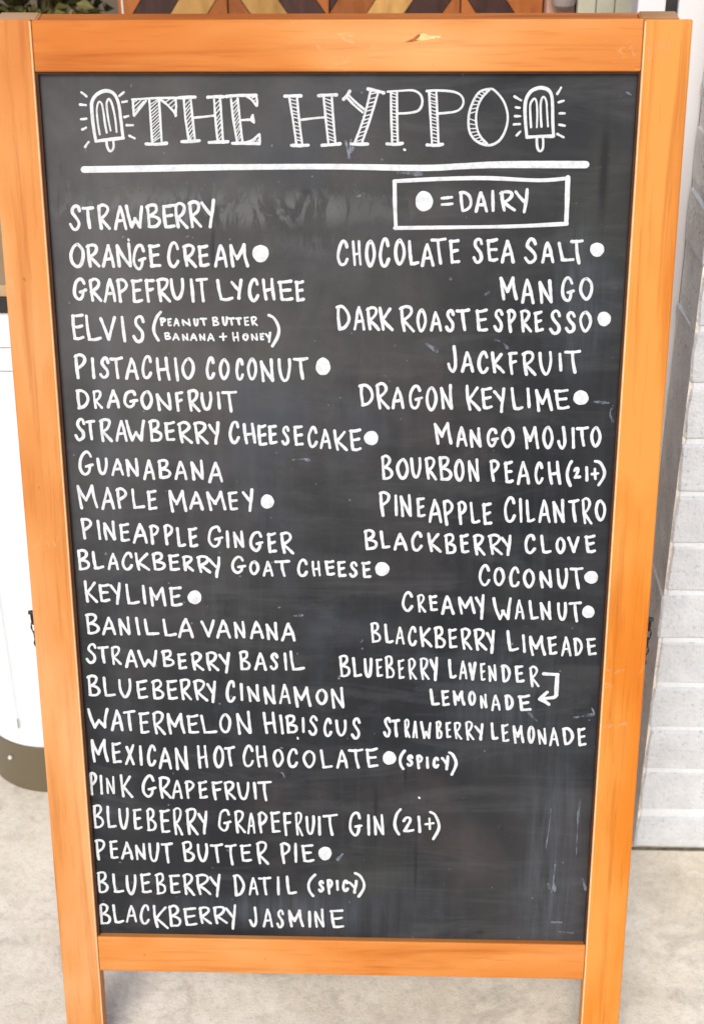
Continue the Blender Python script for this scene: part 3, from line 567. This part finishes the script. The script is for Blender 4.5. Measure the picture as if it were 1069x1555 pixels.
pop('left ice lolly drawing with rays', D1, [[(258, 672), (232, 520), (215, 350), (215, 250), (255, 180), (320, 138), (380, 128), (440, 150), (482, 205), (510, 300), (528, 440), (552, 640)], [(258, 674), (400, 655), (555, 638)]],
    [[(300, 600), (280, 480), (268, 350), (275, 280), (295, 245), (322, 270), (340, 360), (355, 470), (375, 580)], [(418, 558), (395, 450), (378, 330), (375, 255), (400, 215), (428, 260), (450, 340), (470, 450), (482, 572)]],
    [[(372, 668), (380, 730), (405, 778), (435, 770), (450, 730), (446, 665)]],
    [[(102, 145), (158, 190)], [(88, 276), (150, 283)], [(98, 435), (158, 428)], [(112, 546), (152, 526)], [(142, 735), (180, 682)], [(512, 182), (560, 142)], [(545, 250), (595, 240)], [(568, 412), (610, 400)], [(592, 500), (660, 500)], [(622, 615), (678, 642)]])
pop('right ice lolly drawing with rays', D5, [[(282, 628), (268, 480), (262, 320), (275, 220), (320, 140), (385, 103), (450, 95), (515, 120), (550, 180), (560, 300), (562, 450), (570, 620)], [(282, 630), (420, 622), (570, 618)]],
    [[(328, 522), (320, 400), (318, 290), (335, 240), (368, 212), (388, 260), (394, 380), (390, 522)], [(440, 515), (432, 380), (434, 250), (460, 192), (492, 240), (500, 350), (510, 512)]],
    [[(390, 628), (392, 720), (412, 775), (440, 775), (458, 730), (456, 625)]],
    [[(150, 190), (220, 230)], [(162, 305), (205, 312)], [(152, 402), (212, 402)], [(142, 492), (208, 488)], [(170, 612), (212, 568)], [(612, 160), (652, 92)], [(625, 252), (680, 235)], [(635, 372), (692, 372)], [(632, 495), (692, 506)], [(612, 595), (678, 630)]])
# chalk smears and scratches
sm_ = [[(525, 215), (530, 238)], [(533, 212), (529, 240)], [(536, 222), (532, 232)], [(930, 615), (926, 628), (930, 640)], [(752, 516), (762, 520), (770, 528)], [(640, 518), (650, 524), (663, 533)],
       [(585, 570), (592, 580)], [(445, 698), (460, 697), (470, 699)], [(900, 610), (925, 612)], [(447, 935), (460, 934)], [(950, 140), (958, 144)], [(605, 262), (640, 264)], [(884, 1335), (889, 1350)], [(840, 1340), (842, 1352)],
       [(836, 1400), (852, 1401)], [(848, 1415), (870, 1417)], [(832, 1342), (834, 1350)], [(513, 1305), (520, 1297)], [(176, 1345), (179, 1350)], [(420, 1170), (430, 1175), (432, 1182)], [(345, 1290), (350, 1295)],
       [(800, 1080), (815, 1095)], [(520, 1008), (515, 1030)], [(679, 418), (684, 424)], [(736, 448), (744, 443)], [(545, 975), (550, 972)], [(870, 1090), (900, 1085)], [(898, 1075), (903, 1085)], [(412, 778), (412, 786)]]
for q in sm_: drawn('chalk_smudge', [(rnd.choice((.0015, .0022, .003)), q)], .003, M_SMUDGE, wob=.4)
for k in range(3):
    x = rnd.uniform(835, 884); y = rnd.uniform(1200, 1340)
    drawn('chalk_smudge', [(rnd.choice((.0008, .0012, .0018)), [(x, y), (x - 3, y + 30), (x - 6 + rnd.uniform(-3, 3), y + rnd.uniform(50, 85))])], .003, M_SMUDGE, wob=.5)
for q in ([(150, 1421), (165, 1424), (180, 1425)], [(215, 1424), (260, 1427)], [(560, 1428), (600, 1430)], [(700, 1431), (780, 1433)], [(800, 1432), (872, 1433)]): drawn('chalk_smudge', [(.003, q)], .003, M_SMUDGE, wob=.4)
for q in ([(195.5, 363.5), (196.3, 365)], [(613.5, 227), (615.5, 227.5)], [(452, 1120), (452.5, 1122)], [(636, 1211), (637, 1212)]): drawn('chalk_speck', [q], .0022)
gx = 96.0
while gx < 560:
    h = rnd.uniform(14, 24); y = 277 + rnd.uniform(-2, 3) + (gx > 330) * 4
    if rnd.random() < .82:
        drawn('erased_stroke', [(rnd.uniform(.0022, .0040), [(gx, y), (gx + rnd.uniform(0, 3), y + h * .5), (gx + rnd.uniform(1, 5), y + h)])], .003, M_GHOST, wob=.4)
        if rnd.random() < .4: drawn('erased_stroke', [(.0025, [(gx, y + h * .5), (gx + rnd.uniform(5, 9), y + h * .5 + rnd.uniform(-2, 2))])], .003, M_GHOST, wob=.4)
    gx += rnd.uniform(7, 15)
def scuff(pts, par):
    bm = bmesh.new(); ribbon(bm, smooth(list(pts)), .0028, y=-.0001, wob=.45); link('scuff', to_mesh('scuff', bm), M_SCUFF, par)
for q in SCUFF: scuff(q, sr if q[0][0] > 974 or q[0][1] > 500 else tr_)

# screw heads and side chains
for sx, nm in ((-1, 'left'), (1, 'right')):
    x = sx * (HW + SW + .0042)
    a = BM @ Vector((x, .011, .400)); zb = hinge.z - a.z
    b = Vector((x * .985, hinge.y + .011 + math.tan(TILT) * zb, a.z - .01))
    bm = bmesh.new(); npt = 40; pts = []
    for i in range(npt + 1):
        t = i / npt; p = a.lerp(b, t); p.y = a.y + (b.y - a.y) * t ** 1.7; p.z = a.z + (b.z - a.z) * t - .105 * (1 - abs(1 - 2 * t) ** 2.6); pts.append(p)
    for i in range(npt):
        p, q = pts[i], pts[i + 1]; d = (q - p); L = d.length * .66; d.normalize(); c = (p + q) / 2
        side = Vector((1, 0, 0)) if i % 2 else d.cross(Vector((1, 0, 0))).normalized()
        ring = [c + d * (math.cos(k / 8 * math.tau) * L) + side * (math.sin(k / 8 * math.tau) * .0027) for k in range(8)]
        nrm = d.cross(side).normalized(); vv = []
        for k in range(8):
            o_ = (ring[k] - c).normalized()
            vv.append([bm.verts.new(ring[k] + (o_ * math.cos(u / 4 * math.tau) + nrm * math.sin(u / 4 * math.tau)) * .0011) for u in range(4)])
        for k in range(8):
            for u in range(4): bm.faces.new((vv[k][u], vv[(k + 1) % 8][u], vv[(k + 1) % 8][(u + 1) % 4], vv[k][(u + 1) % 4]))
    ch = link('chain', to_mesh('chain', bm), M_BLACK, root); ch['kind'] = 'stuff'
    for P in (a, b):
        bm = bmesh.new(); bmesh.ops.create_cone(bm, cap_ends=True, segments=12, radius1=.0030, radius2=.0022, depth=.008,
                              matrix=Matrix.Translation(P - Vector((sx * .001, 0, 0))) @ Matrix.Rotation(sx * math.pi / 2, 4, 'Y'))
        link('screw', to_mesh('screw', bm), M_BLACK, root)

# ------------------------------------------------------------------ brick pier on the right
YF, XC = .361, .405
pier = link('brick_pier', None); pier.location = (XC, YF, 0)
tag(pier, 'white painted brick pier with bright mortar joints, right of the sandwich board', 'wall')
NZ = 22; CH = .0718; ZT = .0629 + (NZ - 1) * CH
link('mortar', boxmesh('mortar', (.003, 1.195, .0030, .108, 0, ZT - .004), .002, 1), M_MORTAR, pier)
link('mortar_return', boxmesh('mortar_return', (-.0006, .0029, .0035, .106, 0, ZT - .004)), M_BRICKSIDE, pier)
def brick_mesh(L, H, seed):
    bm = bmesh.new(); box(bm, 0, L, 0, .104, 0, H)
    bevel(bm, .0026, 1)
    for x in (L * .3, L * .62): bmesh.ops.bisect_plane(bm, geom=list(bm.verts) + list(bm.edges) + list(bm.faces), plane_co=(x, 0, 0), plane_no=(1, 0, 0))
    bmesh.ops.bisect_plane(bm, geom=list(bm.verts) + list(bm.edges) + list(bm.faces), plane_co=(0, 0, H * .55), plane_no=(0, 0, 1))
    for v in bm.verts:
        n = noise.noise_vector(v.co * 31 + Vector((seed * 7.3, 0, seed))); v.co += Vector((n.x * (.005 if v.co.x < .02 else .002), n.y * .0009, n.z * .0016))
    me = to_mesh('brick', bm); me.materials.append(M_BRICK); me.materials.append(M_BRICKSIDE)
    for p in me.polygons:
        if p.normal.x < -.8: p.material_index = 1
    return me
BV = {(k, hh): [brick_mesh(L, H, i + 10 * k) for i in range(5)] for k, L in enumerate((.2, .105, .297)) for hh, H in enumerate((.0645, .0545))}
link('base_joint', boxmesh('base_joint', (-.005, 1.2, -.005, -.0001, -.001, .0016)), simple('dirt_in_joint', (.16, .13, .09), .9, .1, .5, 120), pier)
bc = random.Random(3)
for r in range(NZ):
    z = 0.0012 if r == 0 else .0629 + (r - 1) * CH + .0075
    if r == 0: hh = 1
    else: hh = 0
    x = 0.0; first = True
    while x < 1.19:
        k = 1 if (first and r % 2) else 0
        L = (.2, .105)[k]
        if x + L > 1.2: k = 1; L = .105
        if x + L > 1.205: break
        me = bc.choice(BV[(k, hh)])
        o = link('brick', me, M_BRICK, pier, (x + (bc.uniform(-.0035, .002) if first else 0), bc.uniform(-.0012, .0012), z), (0, 0, bc.uniform(-.003, .003)))
        x += L + .010; first = False

# door frame between pier and shop
fr = link('door_frame', None); fr.location = (.36, .473, 0)
tag(fr, 'white painted door frame with a black seal, beside the brick pier', 'door frame')
link('jamb', boxmesh('jamb', (.0085, .0455, 0, .05, .0, 2.1), .002), M_TRIM, fr)
link('seal', boxmesh('seal', (-.0045, .0083, .008, .045, .0, 2.1), .001), M_RUBBER, fr)
link('jamb', boxmesh('jamb', (-.036, -.0048, .004, .05, .0, 2.1), .002), M_TRIM, fr)
dp = link('sage_board', None); dp.location = (.29, .9, 0)
tag(dp, 'sage grey grooved upright board behind the top right corner of the frame', 'board')
for i, (a, b) in enumerate(((0.02, .045), (.046, .071), (.072, .097), (.098, .15))):
    link('slat', boxmesh('slat', (a, b, 0, .018, 0, 1.6), .0015), M_GREYPANEL, dp)

# ------------------------------------------------------------------ white round-cornered cabinet on the left
cab = link('white_cabinet', None); cab.location = (-.19, .70, 0)
tag(cab, 'glossy white cabinet with rounded corners and an olive kick band, left behind the board', 'cabinet')
def rounded(name, x0, x1, y0, y1, r, z0, z1, bev=.002):
    bm = bmesh.new(); P = []
    for cx, cy, a0 in ((x1 - r, y1 - r, 0), (x0 + r, y1 - r, 90), (x0 + r, y0 + r, 180), (x1 - r, y0 + r, 270)):
        for k in range(17): a = R(a0 + k * 90 / 16); P.append((cx + r * math.cos(a), cy + r * math.sin(a)))
    lv = [bm.verts.new((a, b, z0)) for a, b in P]; uv = [bm.verts.new((a, b, z1)) for a, b in P]; n = len(P)
    bm.faces.new(lv[::-1]); bm.faces.new(uv)
    for i in range(n): bm.faces.new((lv[i], lv[(i + 1) % n], uv[(i + 1) % n], uv[i]))
    if bev: bmesh.ops.bevel(bm, geom=[e for e in bm.edges if abs(e.verts[0].co.z - e.verts[1].co.z) < 1e-6], offset=bev, segments=2, affect='EDGES')
    me = to_mesh(name, bm)
    for p in me.polygons: p.use_smooth = abs(p.normal.z) < .5
    return me
cx0, cx1, cy0, cy1 = -.571 + .19, .21 + .19, .463 - .70, .98 - .70
link('kick_band', rounded('kick_band', cx0, cx1, cy0, cy1, .113, 0, .083), M_OLIVE, cab)
link('body', rounded('body', cx0 + .002, cx1 - .002, cy0 + .002, cy1 - .002, .112, .0832, .684), M_CAB, cab)
link('body_band', rounded('body_band', cx0 + .001, cx1 - .001, cy0 + .001, cy1 - .001, .112, .6855, .7165), M_CAB, cab)
link('top_band', rounded('top_band', cx0, cx1, cy0, cy1, .113, .718, .765), M_CAB, cab)
link('rim_seal', rounded('rim_seal', cx0 - .004, cx1 + .004, cy0 - .004, cy1 + .004, .115, .7655, .785), M_RUBBER, cab)
link('lid', rounded('lid', cx0, cx1, cy0, cy1, .113, .7855, .80), simple('tan_laminate', (.5, .33, .18), .5, .4, .1, 8), cab)
bm = bmesh.new(); box(bm, -.3013, -.3005, -.2353, -.2340, .12, .60); link('seam', to_mesh('seam', bm), simple('seam_sealant', (.66, .65, .68), .8), cab)
bm = bmesh.new(); box(bm, -.3018, -.3000, -.2357, -.2340, .118, .135); link('drip_mark', to_mesh('drip_mark', bm), simple('grey_drip', (.3, .29, .29), .8), cab)
bm = bmesh.new(); bmesh.ops.create_uvsphere(bm, u_segments=10, v_segments=6, radius=.0035, matrix=Matrix.Translation((-.3235, -.2255, .056)))
link('rivet', to_mesh('rivet', bm), M_CORD, cab)

# ------------------------------------------------------------------ chevron counter
ctr = link('chevron_counter', None); ctr.location = (0, 1.15, 0)
tag(ctr, 'shop counter faced with dark, red-brown and tan chevron planks, above the top rail', 'counter')
link('carcass', boxmesh('carcass', (-.39, .37, .016, .55, .0, 1.28), .003), M_PL['d'], ctr)
link('countertop', boxmesh('countertop', (-.42, .40, -.03, .58, 1.281, 1.315), .004), M_PL['t'], ctr)
link('end_post', boxmesh('end_post', (.288, .332, -.03, .014, 0, 1.28), .004), M_POST, ctr)
bm = bmesh.new(); prof = [(0, .0), (.010, .001), (.017, .006), (.0205, .016), (.021, .05), (.0175, .058), (0, .058)]
rings = [[bm.verts.new((r * math.cos(k / 16 * math.tau), r * math.sin(k / 16 * math.tau), z)) for k in range(16)] for r, z in prof[1:-1]]
for a, b in zip(rings, rings[1:]):
    for k in range(16): bm.faces.new((a[k], a[(k + 1) % 16], b[(k + 1) % 16], b[k]))
bm.faces.new(rings[0][::-1]); bm.faces.new(rings[-1])
link('round_cap', to_mesh('round_cap', bm), M_JAR, ctr, (.312, -.052, 1.028))
SL = 1.43; ZR = 1.016; PX = 1.036e-3
def clip(poly, f):
    out = []
    for i in range(len(poly)):
        a, b = poly[i], poly[(i + 1) % len(poly)]; fa, fb_ = f(a), f(b)
        if fa >= 0: out.append(a)
        if (fa >= 0) != (fb_ >= 0):
            t = fa / (fa - fb_); out.append((a[0] + (b[0] - a[0]) * t, a[1] + (b[1] - a[1]) * t))
    return out
# column: x0, x1, direction (+1 rises to the right), height at reference edge x, colour list going down
COLS = [(-.388, -.212, 1, -.388, -.035 , 'dtodto'), (-.212, -.051, -1, -.051, -.011, 'dtodto'), (-.051, .156, 1, -.051, 0, 'otdotd'), (.156, .286, -1, .286, .02, 'odotdo')]
Z_LO, Z_HI = .03, 1.278
for x0, x1, dr, xr, off, cols in COLS:
    for k in range(-10, 18):
        ztop = ZR + off - k * .0855 + (0 if xr == (x0 if dr > 0 else x1) else 0)
        c = cols[k % len(cols)] if k >= 0 else cols[(k) % len(cols)]
        gp = .0012
        f = lambda x, z: z + dr * (x - xr) * SL
        poly = [(x0 + gp, f(x0 + gp, ztop - gp)), (x0 + gp, f(x0 + gp, ztop - .0855 + gp)), (x1 - gp, f(x1 - gp, ztop - .0855 + gp)), (x1 - gp, f(x1 - gp, ztop - gp))]
        poly = clip(poly, lambda p: p[1] - Z_LO)
        if len(poly) > 2: poly = clip(poly, lambda p: Z_HI - p[1])
        if len(poly) < 3: continue
        bm = bmesh.new(); fr_ = [bm.verts.new((a, -.002 * ((k * 7) % 3) / 3, b)) for a, b in poly]; bk = [bm.verts.new((a, .0155, b)) for a, b in poly]; n = len(poly)
        try:
            bm.faces.new(fr_); bm.faces.new(bk[::-1])
            for i in range(n): bm.faces.new((fr_[i], bk[i], bk[(i + 1) % n], fr_[(i + 1) % n]))
        except ValueError: bm.free(); continue
        bmesh.ops.recalc_face_normals(bm, faces=bm.faces)
        link('plank', to_mesh('plank', bm), M_PL[c], ctr)

# ------------------------------------------------------------------ plant, cord
pl = link('potted_shrub', None); pl.location = (-.62, 1.16, 0)
tag(pl, 'olive leaved shrub in a terracotta pot, above the top left corner of the frame', 'plant')
bm = bmesh.new(); prof = [(.10, 0), (.13, .25), (.15, .26), (.15, .30), (.135, .30), (.12, .27)]
rings = [[bm.verts.new((r * math.cos(k / 24 * math.tau), r * math.sin(k / 24 * math.tau), z)) for k in range(24)] for r, z in prof]
for a, b in zip(rings, rings[1:]):
    for k in range(24): bm.faces.new((a[k], a[(k + 1) % 24], b[(k + 1) % 24], b[k]))
bm.faces.new(rings[0][::-1]); bm.faces.new(rings[-1])
link('pot', to_mesh('pot', bm), M_POT, pl)
pr = random.Random(5); bm = bmesh.new(); tips = []
def tube(bm, pts, r0, r1, seg=6):
    rs = []
    for i, p in enumerate(pts):
        r = r0 + (r1 - r0) * i / (len(pts) - 1); rs.append([bm.verts.new((p.x + r * math.cos(k / seg * math.tau), p.y + r * math.sin(k / seg * math.tau), p.z)) for k in range(seg)])
    for a, b in zip(rs, rs[1:]):
        for k in range(seg): bm.faces.new((a[k], a[(k + 1) % seg], b[(k + 1) % seg], b[k]))
for i in range(9):
    a = pr.uniform(0, math.tau); q = Vector((0, 0, .27)); pts = [q.copy()]
    for s in range(9):
        q = q + Vector((math.cos(a) * .022 + pr.uniform(-.01, .01), math.sin(a) * .016 + pr.uniform(-.01, .01), .12)); pts.append(q.copy())
        if s > 1: tips += [q.copy()] * 1
    tube(bm, pts, .009, .003)
link('stem', to_mesh('stem', bm), M_STEM, pl)
bm = bmesh.new()
for k in range(9000):
    c = pr.choice(tips) + Vector((pr.gauss(0, .055), pr.gauss(0, .055), pr.gauss(0, .06)))
    if c.x < -.3 or c.x > .20 or c.y < -.2: continue
    L, Wd = pr.uniform(.018, .032), pr.uniform(.007, .012)
    M = Matrix.Translation(c) @ Matrix.Rotation(pr.uniform(0, 6.3), 4, 'Z') @ Matrix.Rotation(pr.uniform(-1.2, 1.2), 4, 'X') @ Matrix.Rotation(pr.uniform(-.6, .6), 4, 'Y')
    v = [bm.verts.new(M @ Vector(p)) for p in ((0, 0, 0), (L * .45, Wd, .003), (L, 0, -.003), (L * .45, -Wd, .003))]
    bm.faces.new(v)
fo = link('foliage', to_mesh('foliage', bm), M_LEAF, pl); fo['kind'] = 'stuff'
bm = bmesh.new(); bmesh.ops.create_cone(bm, cap_ends=True, segments=8, radius1=.0014, radius2=.0014, depth=2.0, matrix=Matrix.Translation((0, 0, 1.0)))
cord = link('hanging_cord', to_mesh('hanging_cord', bm), M_CORD, None, (-.352, .9995, .8005 - .8))
tag(cord, 'thin white upright cord in front of the shrub, near the top left of the frame', 'cord')
